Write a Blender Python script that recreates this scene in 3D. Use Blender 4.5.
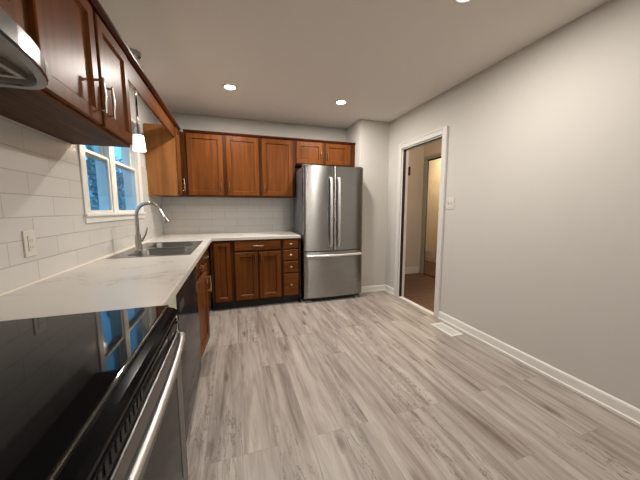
import bpy, bmesh, math, random
from mathutils import Vector, Matrix
random.seed(7)
for o in list(bpy.data.objects): bpy.data.objects.remove(o, do_unlink=True)
SC = bpy.context.scene; COL = SC.collection
PI = math.pi

# ------------------------------------------------------------------ camera
F_PX = 270.0; YAW = .3106; PIT = .1137; ROL = -.0018
fw = Vector((math.sin(YAW)*math.cos(PIT), math.cos(YAW)*math.cos(PIT), -math.sin(PIT)))
rt = Vector((math.cos(YAW), -math.sin(YAW), 0)); up = rt.cross(fw)
r2 = rt*math.cos(ROL)+up*math.sin(ROL); u2 = -rt*math.sin(ROL)+up*math.cos(ROL)
cd = bpy.data.cameras.new('camera'); cam = bpy.data.objects.new('camera', cd); COL.objects.link(cam)
cd.sensor_width = 36; cd.lens = F_PX*36/640; cd.clip_start = .02; cd.clip_end = 200
M = Matrix((r2, u2, -fw)).transposed().to_4x4(); M.translation = Vector((.8986, -.0918, 1.2522)); cam.matrix_world = M
SC.camera = cam
SC.view_settings.view_transform = 'Standard'; SC.view_settings.look = 'None'
SC.view_settings.gamma = 1; SC.view_settings.use_curve_mapping = False
SC.view_settings.exposure = 0.0

# ------------------------------------------------------------------ world: blue dusk sky
w = bpy.data.worlds.new('World'); SC.world = w; w.use_nodes = True
nt = w.node_tree; nt.nodes.clear()
out = nt.nodes.new('ShaderNodeOutputWorld'); bg = nt.nodes.new('ShaderNodeBackground')
tc = nt.nodes.new('ShaderNodeTexCoord'); sp = nt.nodes.new('ShaderNodeSeparateXYZ'); cr = nt.nodes.new('ShaderNodeValToRGB')
nt.links.new(tc.outputs['Generated'], sp.inputs[0]); nt.links.new(sp.outputs['Z'], cr.inputs[0])
cr.color_ramp.elements[0].position = 0; cr.color_ramp.elements[0].color = (.12, .45, 1.0, 1)
cr.color_ramp.elements[1].position = .6; cr.color_ramp.elements[1].color = (.12, .46, .72, 1)
nt.links.new(cr.outputs[0], bg.inputs[0]); bg.inputs[1].default_value = 2.6
nt.links.new(bg.outputs[0], out.inputs[0])

# room dimensions
D = 3.982; W = 3.1125; YB = 3.486; H = 2.504; XB = 2.648; YF = -2.6; CT = .914
DOWNLIGHTS = [(.918, 2.992), (2.157, 3.012), (2.25, 1.295), (2.25, -1.5)]  # last entry is an added fill light behind the camera
LIGHT_W = 25.0; WARM = (1.0, .93, .86)
PENDANT_W = 4.0; FILL_GLOBE_E = 9.0  # second value drives the added globe behind the camera

# ------------------------------------------------------------------ materials
def new_mat(name):
    m = bpy.data.materials.new(name); m.use_nodes = True
    return m, m.node_tree, m.node_tree.nodes['Principled BSDF']
def srgb(r, g, b):
    f = lambda c: (c/12.92 if c <= .04045 else ((c+.055)/1.055)**2.4)
    return (f(r/255), f(g/255), f(b/255), 1)
def plain(name, col, rough=.5, metal=0., coat=0., noise=.04, scale=12, bump=0.):
    m, nt, b = new_mat(name); N = nt.nodes; L = nt.links
    tc = N.new('ShaderNodeTexCoord'); nz = N.new('ShaderNodeTexNoise'); nz.inputs['Scale'].default_value = scale
    nz.inputs['Detail'].default_value = 4
    L.new(tc.outputs['Object'], nz.inputs['Vector'])
    mx = N.new('ShaderNodeMix'); mx.data_type = 'RGBA'
    mx.inputs['A'].default_value = tuple(c*(1-noise) for c in col[:3])+(1,)
    mx.inputs['B'].default_value = tuple(min(1, c*(1+noise)) for c in col[:3])+(1,)
    L.new(nz.outputs['Fac'], mx.inputs['Factor']); L.new(mx.outputs['Result'], b.inputs['Base Color'])
    b.inputs['Roughness'].default_value = rough; b.inputs['Metallic'].default_value = metal
    b.inputs['Coat Weight'].default_value = coat; b.inputs['Coat Roughness'].default_value = .12
    if bump:
        bp = N.new('ShaderNodeBump'); bp.inputs['Strength'].default_value = bump; bp.inputs['Distance'].default_value = .002
        n2 = N.new('ShaderNodeTexNoise'); n2.inputs['Scale'].default_value = 180
        L.new(tc.outputs['Object'], n2.inputs['Vector']); L.new(n2.outputs['Fac'], bp.inputs['Height']); L.new(bp.outputs['Normal'], b.inputs['Normal'])
    return m
def wood(name, c1, c2, rough=.36, grain='Z', gscale=1.0, coat=0.):
    m, nt, b = new_mat(name); N = nt.nodes; L = nt.links
    geo = N.new('ShaderNodeNewGeometry'); mp = N.new('ShaderNodeMapping')
    s = {'Z': (22, 22, 1.6), 'X': (1.6, 22, 22), 'Y': (22, 1.6, 22)}[grain]
    mp.inputs['Scale'].default_value = tuple(v*gscale for v in s)
    oi = N.new('ShaderNodeObjectInfo'); ad = N.new('ShaderNodeVectorMath'); ad.operation = 'ADD'
    L.new(geo.outputs['Position'], ad.inputs[0]); L.new(oi.outputs['Random'], ad.inputs[1]); L.new(ad.outputs[0], mp.inputs['Vector'])
    nz = N.new('ShaderNodeTexNoise'); nz.inputs['Scale'].default_value = 1; nz.inputs['Detail'].default_value = 6; nz.inputs['Distortion'].default_value = .6
    L.new(mp.outputs[0], nz.inputs['Vector'])
    big = N.new('ShaderNodeTexNoise'); big.inputs['Scale'].default_value = 2.2; L.new(ad.outputs[0], big.inputs['Vector'])
    mth = N.new('ShaderNodeMath'); mth.operation = 'MULTIPLY_ADD'; mth.inputs[1].default_value = .35; L.new(big.outputs['Fac'], mth.inputs[0]); L.new(nz.outputs['Fac'], mth.inputs[2])
    cr = N.new('ShaderNodeValToRGB'); cr.color_ramp.elements[0].position = .45; cr.color_ramp.elements[0].color = c1
    cr.color_ramp.elements[1].position = .88; cr.color_ramp.elements[1].color = c2
    L.new(mth.outputs[0], cr.inputs[0]); L.new(cr.outputs[0], b.inputs['Base Color'])
    b.inputs['Roughness'].default_value = rough; b.inputs['Coat Weight'].default_value = coat; b.inputs['Coat Roughness'].default_value = .3; b.inputs['Specular IOR Level'].default_value = .10
    bp = N.new('ShaderNodeBump'); bp.inputs['Strength'].default_value = .08; bp.inputs['Distance'].default_value = .001
    L.new(nz.outputs['Fac'], bp.inputs['Height']); L.new(bp.outputs['Normal'], b.inputs['Normal'])
    return m
def steel(name, col=.42, rough=.27, brush='Z', aniso=.7):
    m, nt, b = new_mat(name); N = nt.nodes; L = nt.links
    geo = N.new('ShaderNodeNewGeometry'); mp = N.new('ShaderNodeMapping')
    mp.inputs['Scale'].default_value = {'Z': (3, 3, 500), 'X': (500, 3, 3), 'Y': (3, 500, 3)}[brush]
    nz = N.new('ShaderNodeTexNoise'); nz.inputs['Scale'].default_value = 1; nz.inputs['Detail'].default_value = 2
    L.new(geo.outputs['Position'], mp.inputs['Vector']); L.new(mp.outputs[0], nz.inputs['Vector'])
    mr = N.new('ShaderNodeMapRange'); mr.inputs['To Min'].default_value = rough*.85; mr.inputs['To Max'].default_value = rough*1.15
    L.new(nz.outputs['Fac'], mr.inputs['Value']); L.new(mr.outputs[0], b.inputs['Roughness'])
    b.inputs['Base Color'].default_value = (col, col*.985, col*.96, 1); b.inputs['Metallic'].default_value = 1
    b.inputs['Anisotropic'].default_value = aniso
    tg = N.new('ShaderNodeTangent'); tg.direction_type = 'RADIAL'; tg.axis = 'Z'; b.inputs['Anisotropic Rotation'].default_value = .25; L.new(tg.outputs[0], b.inputs['Tangent'])
    return m
def emit(name, col, strength):
    m, nt, b = new_mat(name)
    b.inputs['Base Color'].default_value = (*col, 1); b.inputs['Emission Color'].default_value = (*col, 1); b.inputs['Emission Strength'].default_value = strength
    return m
def tile_mat(name, axis):
    m, nt, b = new_mat(name); N = nt.nodes; L = nt.links
    geo = N.new('ShaderNodeNewGeometry'); sx = N.new('ShaderNodeSeparateXYZ'); cx = N.new('ShaderNodeCombineXYZ')
    L.new(geo.outputs['Position'], sx.inputs[0])
    oa = N.new('ShaderNodeMath'); oa.operation = 'ADD'; oa.inputs[1].default_value = {'Y': -1.185+.1675, 'X': .05}[axis]
    oz = N.new('ShaderNodeMath'); oz.operation = 'ADD'; oz.inputs[1].default_value = -CT+.1015*2
    L.new(sx.outputs[axis], oa.inputs[0]); L.new(sx.outputs['Z'], oz.inputs[0])
    L.new(oa.outputs[0], cx.inputs[0]); L.new(oz.outputs[0], cx.inputs[1])
    br = N.new('ShaderNodeTexBrick'); br.offset = .5; br.offset_frequency = 2
    br.inputs['Scale'].default_value = 1; br.inputs['Brick Width'].default_value = .335; br.inputs['Row Height'].default_value = .1015
    br.inputs['Mortar Size'].default_value = .0022; br.inputs['Mortar Smooth'].default_value = .3
    br.inputs['Color1'].default_value = srgb(202, 200, 195); br.inputs['Color2'].default_value = srgb(208, 206, 202); br.inputs['Mortar'].default_value = srgb(168, 163, 155)
    L.new(cx.outputs[0], br.inputs['Vector']); L.new(br.outputs['Color'], b.inputs['Base Color'])
    mr = N.new('ShaderNodeMapRange'); mr.inputs['To Min'].default_value = .16; mr.inputs['To Max'].default_value = .7
    L.new(br.outputs['Fac'], mr.inputs['Value']); L.new(mr.outputs[0], b.inputs['Roughness'])
    bp = N.new('ShaderNodeBump'); bp.invert = True; bp.inputs['Strength'].default_value = .5; bp.inputs['Distance'].default_value = .002
    L.new(br.outputs['Fac'], bp.inputs['Height']); L.new(bp.outputs['Normal'], b.inputs['Normal'])
    return m
def plank_mat(name, cols, width=.18, length=1.22, rough=.42, cracks=True, along='Y'):
    m, nt, b = new_mat(name); N = nt.nodes; L = nt.links
    geo = N.new('ShaderNodeNewGeometry'); sx = N.new('ShaderNodeSeparateXYZ'); cx = N.new('ShaderNodeCombineXYZ')
    L.new(geo.outputs['Position'], sx.inputs[0])
    a, c = ('Y', 'X') if along == 'Y' else ('X', 'Y')
    L.new(sx.outputs[a], cx.inputs[0]); L.new(sx.outputs[c], cx.inputs[1])
    br = N.new('ShaderNodeTexBrick'); br.offset = .37; br.offset_frequency = 3; br.squash = 1
    br.inputs['Scale'].default_value = 1; br.inputs['Brick Width'].default_value = length; br.inputs['Row Height'].default_value = width
    br.inputs['Mortar Size'].default_value = .0009; br.inputs['Mortar Smooth'].default_value = .1
    br.inputs['Color1'].default_value = (0, 0, 0, 1); br.inputs['Color2'].default_value = (1, 1, 1, 1); br.inputs['Mortar'].default_value = (.5, .5, .5, 1)
    L.new(cx.outputs[0], br.inputs['Vector'])
    # per-plank offset of the grain
    sc = N.new('ShaderNodeVectorMath'); sc.operation = 'SCALE'; sc.inputs['Scale'].default_value = 37.0; L.new(br.outputs['Color'], sc.inputs[0])
    ad = N.new('ShaderNodeVectorMath'); ad.operation = 'ADD'; L.new(cx.outputs[0], ad.inputs[0]); L.new(sc.outputs[0], ad.inputs[1])
    def noise(scale, det, dist, rgh=.5):
        mp = N.new('ShaderNodeMapping'); mp.inputs['Scale'].default_value = scale
        n = N.new('ShaderNodeTexNoise'); n.inputs['Scale'].default_value = 1; n.inputs['Detail'].default_value = det; n.inputs['Distortion'].default_value = dist
        n.inputs['Roughness'].default_value = rgh
        L.new(ad.outputs[0], mp.inputs['Vector']); L.new(mp.outputs[0], n.inputs['Vector']); return n.outputs['Fac']
    broad = noise((1.3, 17, 1), 4, .5, .55); fine = noise((7, 110, 1), 5, .3, .65); blot = noise((1.6, 6, 1), 3, .6)
    cr = N.new('ShaderNodeValToRGB'); e = cr.color_ramp.elements
    e[0].position = .26; e[0].color = cols[0]; e[1].position = .80; e[1].color = cols[3]
    x = e.new(.43); x.color = cols[1]; x = e.new(.56); x.color = cols[2]
    L.new(broad, cr.inputs[0])
    m1 = N.new('ShaderNodeMix'); m1.data_type = 'RGBA'; m1.blend_type = 'OVERLAY'; m1.inputs['Factor'].default_value = .35
    L.new(cr.outputs[0], m1.inputs['A']); L.new(fine, m1.inputs['B'])
    m2 = N.new('ShaderNodeMix'); m2.data_type = 'RGBA'; m2.blend_type = 'OVERLAY'; m2.inputs['Factor'].default_value = .35
    L.new(m1.outputs['Result'], m2.inputs['A']); L.new(blot, m2.inputs['B'])
    # plank tone
    mr = N.new('ShaderNodeMapRange'); mr.inputs['To Min'].default_value = .94; mr.inputs['To Max'].default_value = 1.05; L.new(br.outputs['Color'], mr.inputs['Value'])
    m3 = N.new('ShaderNodeMix'); m3.data_type = 'RGBA'; m3.blend_type = 'MULTIPLY'; m3.inputs['Factor'].default_value = 1
    L.new(m2.outputs['Result'], m3.inputs['A']); L.new(mr.outputs[0], m3.inputs['B'])
    last = m3.outputs['Result']
    if cracks:
        wv = noise((2.2, 16, 1), 7, 1.4, .68)
        c1 = N.new('ShaderNodeMath'); c1.operation = 'SUBTRACT'; c1.inputs[1].default_value = .5; L.new(wv, c1.inputs[0])
        c2 = N.new('ShaderNodeMath'); c2.operation = 'ABSOLUTE'; L.new(c1.outputs[0], c2.inputs[0])
        c3 = N.new('ShaderNodeMapRange'); c3.inputs['From Min'].default_value = 0; c3.inputs['From Max'].default_value = .022; c3.inputs['To Min'].default_value = 1; c3.inputs['To Max'].default_value = 0
        L.new(c2.outputs[0], c3.inputs['Value'])
        msk = noise((.8, 3.2, 1), 2, 0); c4 = N.new('ShaderNodeMapRange'); c4.inputs['From Min'].default_value = .50; c4.inputs['From Max'].default_value = .60; L.new(msk, c4.inputs['Value'])
        c5 = N.new('ShaderNodeMath'); c5.operation = 'MULTIPLY'; L.new(c3.outputs[0], c5.inputs[0]); L.new(c4.outputs[0], c5.inputs[1])
        c6 = N.new('ShaderNodeMath'); c6.operation = 'MULTIPLY'; c6.inputs[1].default_value = .85; L.new(c5.outputs[0], c6.inputs[0])
        m4 = N.new('ShaderNodeMix'); m4.data_type = 'RGBA'; L.new(c6.outputs[0], m4.inputs['Factor']); L.new(last, m4.inputs['A']); m4.inputs['B'].default_value = srgb(84, 72, 62)
        last = m4.outputs['Result']
    if cracks:
        mp = N.new('ShaderNodeMapping'); mp.inputs['Scale'].default_value = (1.1, 4.2, 1); L.new(ad.outputs[0], mp.inputs['Vector'])
        nn = N.new('ShaderNodeTexNoise'); nn.inputs['Scale'].default_value = 9; L.new(mp.outputs[0], nn.inputs['Vector'])
        av = N.new('ShaderNodeVectorMath'); av.operation = 'MULTIPLY_ADD'; av.inputs[1].default_value = (.16, .16, 0); L.new(nn.outputs['Color'], av.inputs[0]); L.new(mp.outputs[0], av.inputs[2])
        vo = N.new('ShaderNodeTexVoronoi'); vo.inputs['Scale'].default_value = 1; vo.voronoi_dimensions = '2D'; L.new(av.outputs[0], vo.inputs['Vector'])
        k1 = N.new('ShaderNodeMapRange'); k1.inputs['From Min'].default_value = .02; k1.inputs['From Max'].default_value = .10; k1.inputs['To Min'].default_value = .8; k1.inputs['To Max'].default_value = 0; L.new(vo.outputs['Distance'], k1.inputs['Value'])
        m6 = N.new('ShaderNodeMix'); m6.data_type = 'RGBA'; L.new(k1.outputs[0], m6.inputs['Factor']); L.new(last, m6.inputs['A']); m6.inputs['B'].default_value = srgb(98, 84, 74)
        last = m6.outputs['Result']
    m5 = N.new('ShaderNodeMix'); m5.data_type = 'RGBA'; L.new(br.outputs['Fac'], m5.inputs['Factor']); L.new(last, m5.inputs['A'])
    m5.inputs['B'].default_value = tuple(c*.8 for c in cols[1][:3])+(1,)
    L.new(m5.outputs['Result'], b.inputs['Base Color']); b.inputs['Roughness'].default_value = rough
    bp = N.new('ShaderNodeBump'); bp.inputs['Strength'].default_value = .12; bp.inputs['Distance'].default_value = .002
    L.new(fine, bp.inputs['Height']); L.new(bp.outputs['Normal'], b.inputs['Normal'])
    return m
def marble_mat(name):
    m, nt, b = new_mat(name); N = nt.nodes; L = nt.links
    geo = N.new('ShaderNodeNewGeometry')
    n1 = N.new('ShaderNodeTexNoise'); n1.inputs['Scale'].default_value = 2.3; n1.inputs['Detail'].default_value = 7; n1.inputs['Distortion'].default_value = 1.6; n1.inputs['Roughness'].default_value = .6
    L.new(geo.outputs['Position'], n1.inputs['Vector'])
    s = N.new('ShaderNodeMath'); s.operation = 'SUBTRACT'; s.inputs[1].default_value = .5; L.new(n1.outputs['Fac'], s.inputs[0])
    a = N.new('ShaderNodeMath'); a.operation = 'ABSOLUTE'; L.new(s.outputs[0], a.inputs[0])
    r = N.new('ShaderNodeMapRange'); r.inputs['From Max'].default_value = .03; r.inputs['To Min'].default_value = 1; r.inputs['To Max'].default_value = 0; L.new(a.outputs[0], r.inputs['Value'])
    n2 = N.new('ShaderNodeTexNoise'); n2.inputs['Scale'].default_value = 3.1; n2.inputs['Detail'].default_value = 3; L.new(geo.outputs['Position'], n2.inputs['Vector'])
    k = N.new('ShaderNodeMapRange'); k.inputs['From Min'].default_value = .45; k.inputs['From Max'].default_value = .7; L.new(n2.outputs['Fac'], k.inputs['Value'])
    mu = N.new('ShaderNodeMath'); mu.operation = 'MULTIPLY'; L.new(r.outputs[0], mu.inputs[0]); L.new(k.outputs[0], mu.inputs[1])
    base = N.new('ShaderNodeMix'); base.data_type = 'RGBA'; base.inputs['A'].default_value = srgb(214, 211, 205); base.inputs['B'].default_value = srgb(198, 194, 187); L.new(n2.outputs['Fac'], base.inputs['Factor'])
    mx = N.new('ShaderNodeMix'); mx.data_type = 'RGBA'; mx.inputs['B'].default_value = srgb(158, 148, 138); L.new(mu.outputs[0], mx.inputs['Factor']); L.new(base.outputs['Result'], mx.inputs['A'])
    L.new(mx.outputs['Result'], b.inputs['Base Color']); b.inputs['Roughness'].default_value = .32
    return m

M_WALL = plain('wall_paint', srgb(196, 193, 186), .75, noise=.015, scale=3)
M_CEIL = plain('ceiling_paint', srgb(228, 222, 215), .85, noise=.015, scale=3)
M_TRIM = plain('white_trim', srgb(226, 224, 218), .4, noise=.01)
M_CASING = plain('casing_paint', srgb(208, 206, 200), .5, noise=.01)
M_HALL = plain('hall_paint', srgb(208, 200, 186), .7, noise=.03, scale=3)
M_GREYTRIM = plain('grey_trim', srgb(158, 156, 148), .5)
M_FLOOR = plank_mat('vinyl_plank', [srgb(112, 99, 90), srgb(148, 138, 130), srgb(166, 157, 149), srgb(178, 171, 163)])
M_HFLOOR = plank_mat('hall_oak', [srgb(50, 27, 13), srgb(70, 39, 20), srgb(84, 48, 26), srgb(96, 58, 32)], width=.08, length=.9, rough=.35, cracks=False, along='X')
M_WOOD = wood('cherry_wood', srgb(84, 46, 19), srgb(114, 66, 29))
M_WOODH = wood('cherry_wood_horizontal', srgb(84, 46, 19), srgb(114, 66, 29), grain='X')
M_WOODY = wood('cherry_wood_lengthwise', srgb(78, 42, 18), srgb(106, 60, 27), grain='Y')
M_CARC = wood('cherry_frame_shaded', srgb(58, 30, 12), srgb(86, 48, 20))  # cherry darkened to put the shade of the door gaps into the colour
M_PLY = wood('cabinet_underside', srgb(62, 42, 32), srgb(92, 66, 52), rough=.6, grain='Y', gscale=1.3, coat=0)
M_SIDE = wood('oak_side_panel', srgb(118, 76, 42), srgb(156, 106, 60), rough=.4, grain='Z', gscale=.7)
M_CROWN = wood('dark_moulding', srgb(48, 20, 10), srgb(78, 36, 18), grain='Y', rough=.3)
M_KICK = plain('toe_kick_black', srgb(22, 18, 16), .6)
M_TILE_L = tile_mat('subway_tile_left', 'Y'); M_TILE_B = tile_mat('subway_tile_back', 'X')
M_MARBLE = marble_mat('marble_laminate')
M_EDGE = plain('counter_edge', srgb(196, 190, 180), .4)
M_CAULK = plain('caulk', srgb(236, 228, 212), .5)
M_STEEL = steel('stainless'); M_STEELD = steel('stainless_dark', .13, .3); M_SINK = steel('sink_steel', .34, .25, 'X', .3)
M_CHROME = plain('chrome', (.46, .45, .43, 1), .15, 1., noise=.01)
M_NICKEL = plain('nickel', (.66, .60, .54, 1), .22, 1., noise=.02)
M_BRONZE = plain('bronze', (.30, .20, .12, 1), .3, 1., noise=.05)
M_KNOB = plain('aged_brass', (.42, .33, .24, 1), .42, 1., noise=.05)
M_BLACK = plain('black_enamel', (.004, .004, .0045, 1), .12, noise=.02)
M_GLASSBLACK = plain('cooktop_glass', (.006, .006, .007, 1), .04, noise=.02)
M_DWBLACK = plain('dishwasher_black', (.02, .02, .023, 1), .07, coat=1., noise=.02)
M_OVENGLASS = plain('oven_glass', (.012, .012, .011, 1), .1, coat=.6, noise=.02)
M_FRSIDE = plain('fridge_side_grey', srgb(92, 92, 92), .45, noise=.03, bump=.1)
M_PLASTIC = plain('white_plastic', srgb(208, 204, 196), .4, noise=.01)
M_SLOT = plain('dark_slot', srgb(60, 56, 52), .6)
M_SAGE = plain('sage_filler', srgb(176, 184, 160), .5)
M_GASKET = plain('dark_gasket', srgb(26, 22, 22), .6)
for _m, _s in ((M_BLACK, .05), (M_GLASSBLACK, .2), (M_DWBLACK, .04), (M_OVENGLASS, .04)):
    _b = _m.node_tree.nodes['Principled BSDF']; _b.inputs['Specular IOR Level'].default_value = _s; _b.inputs['Coat Weight'].default_value = 0
M_HOODPAINT = plain('hood_underside_grey', srgb(150, 146, 138), .4, metal=.3, noise=.02)
M_FILTER = plain('filter_mesh', srgb(78, 74, 68), .5, metal=.6, noise=.3, scale=400)
M_BULB = emit('bulb_glow', (1, .85, .62), 14)
M_LENS = emit('downlight_glow', (1, .90, .76), 14)
def glass(name, tint=(1, 1, 1), rough=0., ior=1.45):
    m, nt, b = new_mat(name); b.inputs['Base Color'].default_value = (*tint, 1); b.inputs['Transmission Weight'].default_value = 1
    b.inputs['Roughness'].default_value = rough; b.inputs['IOR'].default_value = ior; return m
M_PANE = glass('window_glass', (.97, .99, 1), 0, 1.2)
M_SHADE = glass('frosted_shade', (1, .95, .88), .25, 1.3)
M_SHADE.node_tree.nodes['Principled BSDF'].inputs['Emission Color'].default_value = (1, .80, .55, 1)
M_SHADE.node_tree.nodes['Principled BSDF'].inputs['Emission Strength'].default_value = 1.6
M_LEAF = plain('leaf_green', srgb(140, 165, 160), .7, noise=.5, scale=5)
M_BARK = plain('bark', srgb(100, 98, 100), .9, noise=.3)
M_GRASS = plain('lawn', srgb(70, 86, 66), .9, noise=.3, scale=9)
M_FENCE = plain('fence_paint', srgb(168, 150, 170), .8, noise=.1, scale=4)
M_SIDING = plain('neighbour_siding', srgb(186, 196, 206), .7, noise=.04)
M_ROOF = plain('roof_shingle', srgb(96, 92, 96), .9, noise=.2, scale=20)

# ------------------------------------------------------------------ mesh helpers
def bx(bm, x0, x1, y0, y1, z0, z1):
    r = bmesh.ops.create_cube(bm, size=1)
    for v in r['verts']:
        v.co = Vector(((x0+x1)/2+v.co.x*(x1-x0), (y0+y1)/2+v.co.y*(y1-y0), (z0+z1)/2+v.co.z*(z1-z0)))
def cyl(bm, p, q, r0, r1=None, n=20, caps=True):
    p = Vector(p); q = Vector(q); r1 = r0 if r1 is None else r1; d = q-p; L = d.length
    res = bmesh.ops.create_cone(bm, cap_ends=caps, segments=n, radius1=r0, radius2=r1, depth=L)
    R = d.normalized().to_track_quat('Z', 'Y').to_matrix().to_4x4(); R.translation = (p+q)/2
    bmesh.ops.transform(bm, matrix=R, verts=res['verts'])
def tube(bm, pts, r, n=12):
    pts = [Vector(p) for p in pts]; rings = []; prev = None
    rr = r if isinstance(r, (list, tuple)) else [r]*len(pts)
    for i, p in enumerate(pts):
        t = (pts[min(i+1, len(pts)-1)]-pts[max(i-1, 0)]).normalized()
        a = prev if prev is not None else (Vector((0, 0, 1)) if abs(t.z) < .9 else Vector((1, 0, 0)))
        a = (a-t*a.dot(t)).normalized(); prev = a; b = t.cross(a)
        rings.append([bm.verts.new(p+(a*math.cos(2*PI*k/n)+b*math.sin(2*PI*k/n))*rr[i]) for k in range(n)])
    for i in range(len(rings)-1):
        for k in range(n): bm.faces.new((rings[i][k], rings[i][(k+1) % n], rings[i+1][(k+1) % n], rings[i+1][k]))
    bm.faces.new(rings[0][::-1]); bm.faces.new(rings[-1])
def prism(bm, poly, axis, a0, a1):
    """extrude a 2D polygon along an axis; poly in the two other axes' order (xyz without axis)"""
    def mk(u, v, a): return {'X': (a, u, v), 'Y': (u, a, v), 'Z': (u, v, a)}[axis]
    A = [bm.verts.new(mk(u, v, a0)) for u, v in poly]; B = [bm.verts.new(mk(u, v, a1)) for u, v in poly]
    n = len(poly)
    bm.faces.new(A[::-1]); bm.faces.new(B)
    for i in range(n): bm.faces.new((A[i], A[(i+1) % n], B[(i+1) % n], B[i]))
def cells(bm, us, vs, a0, a1, skip, axis='Z'):
    """a slab built of cells with some left out (holes); only outer faces"""
    def mk(u, v, a): return {'X': (a, u, v), 'Y': (u, a, v), 'Z': (u, v, a)}[axis]
    V = {}
    def g(i, j, k):
        if (i, j, k) not in V: V[(i, j, k)] = bm.verts.new(mk(us[i], vs[j], (a0, a1)[k]))
        return V[(i, j, k)]
    nu, nv = len(us)-1, len(vs)-1
    full = lambda i, j: 0 <= i < nu and 0 <= j < nv and (i, j) not in skip
    for i in range(nu):
        for j in range(nv):
            if not full(i, j): continue
            for k in (0, 1): bm.faces.new([g(i, j, k), g(i+1, j, k), g(i+1, j+1, k), g(i, j+1, k)])
            if not full(i-1, j): bm.faces.new([g(i, j, 0), g(i, j+1, 0), g(i, j+1, 1), g(i, j, 1)])
            if not full(i+1, j): bm.faces.new([g(i+1, j, 0), g(i+1, j+1, 0), g(i+1, j+1, 1), g(i+1, j, 1)])
            if not full(i, j-1): bm.faces.new([g(i, j, 0), g(i+1, j, 0), g(i+1, j, 1), g(i, j, 1)])
            if not full(i, j+1): bm.faces.new([g(i, j+1, 0), g(i+1, j+1, 0), g(i+1, j+1, 1), g(i, j+1, 1)])
def obj(name, bm, mat, parent=None, bevel=0, smooth=False, kind=None, label=None, cat=None, group=None, mat4=None):
    bmesh.ops.recalc_face_normals(bm, faces=bm.faces[:])
    if mat4 is not None: bmesh.ops.transform(bm, matrix=mat4, verts=bm.verts[:])
    off = Vector((0, 0, 0))
    if parent is not None:
        off = ROOTLOC.get(parent.name, Vector((0, 0, 0)))
        bmesh.ops.translate(bm, vec=-off, verts=bm.verts[:])
    me = bpy.data.meshes.new(name); bm.to_mesh(me); bm.free(); me.materials.append(mat)
    if smooth:
        for p in me.polygons: p.use_smooth = True
    o = bpy.data.objects.new(name, me); COL.objects.link(o)
    if parent is not None:
        o.parent = parent; ROOTLOC[o.name] = off
    if bevel:
        b = o.modifiers.new('bevel', 'BEVEL'); b.width = bevel; b.segments = 2; b.limit_method = 'ANGLE'; b.angle_limit = math.radians(40)
        b.harden_normals = False
    if smooth:
        es = o.modifiers.new('split', 'EDGE_SPLIT'); es.split_angle = math.radians(38)
    if kind: o['kind'] = kind
    if label: o['label'] = label
    if cat: o['category'] = cat
    if group: o['group'] = group
    return o
ROOTLOC = {}
def B(*boxes):
    bm = bmesh.new()
    for b in boxes: bx(bm, *b)
    return bm
def thing(name, label, cat, loc=(0, 0, 0), group=None):
    o = bpy.data.objects.new(name, None); COL.objects.link(o); o.location = loc; o.empty_display_size = .1
    o['label'] = label; o['category'] = cat
    if group: o['group'] = group
    ROOTLOC[o.name] = Vector(loc); return o
def struct(name, bm, m, bevel=0, parent=None):
    return obj(name, bm, m, parent, bevel, kind=None if parent else 'structure')
def copy_tree(o, parent=None):
    c = o.copy(); COL.objects.link(c); c.parent = parent
    ROOTLOC[c.name] = ROOTLOC.get(o.name, Vector((0, 0, 0)))
    for ch in list(o.children): copy_tree(ch, c)
    return c

# ------------------------------------------------------------------ structure
T = .09
struct('floor', B((-.0, W+.06, YF, D, -.05, 0)), M_FLOOR)
struct('ceiling', B((-T, W+T, YF-T, D+T, H, H+.05)), M_CEIL)
WY0, WY1, WZ0, WZ1 = 2.05, 3.10, 1.215, 2.06
bm = bmesh.new(); cells(bm, [YF-T, WY0, WY1, D+T], [-.05, WZ0, WZ1, H], -T, 0, {(1, 1)}, 'X'); wl = struct('wall_left', bm, M_WALL)
wb = struct('wall_back', B((0, W+T, D, D+T, -.05, H)), M_WALL)
struct('wall_alcove', B((XB, W, YB, D-.001, 0, H-.001)), M_WALL)
DY0, DY1, DH = 2.395, 3.150, 2.064
bm = bmesh.new(); cells(bm, [YF-T, DY0, DY1, D], [0, DH, H], W, W+T, {(1, 0)}, 'X'); struct('wall_right', bm, M_WALL)
struct('wall_front', B((0, W, YF-T, YF, 0, H)), M_WALL)
# backsplash tiles
bm = bmesh.new(); cells(bm, [-.2, 1.985, 3.15, D-.001], [CT-.1, 1.165, 1.70], .0005, .008, {(1, 1)}, 'X')
struct('backsplash', bm, M_TILE_L, parent=wl)
struct('backsplash', B((.009, 1.735, D-.008, D-.0005, CT, 1.43)), M_TILE_B, parent=wb)
# baseboards with a small cap
def baseboard(name, pts, axis):
    bm = bmesh.new()
    for (a0, a1, c, s) in pts:
        prof = [(c, 0), (c+s*.022, 0), (c+s*.022, .018), (c+s*.013, .022), (c+s*.013, .078), (c+s*.009, .088), (c, .092)]
        prism(bm, prof, axis, a0, a1)
    return struct(name, bm, M_TRIM)
baseboard('baseboard_right', [(YF+.02, 2.342, W, -1), (3.20, YB-.023, W, -1)], 'Y')
baseboard('baseboard_back', [(XB, W-.001, YB, -1)], 'X')
baseboard('baseboard_front', [(0, W-.024, YF, 1)], 'X')
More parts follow.
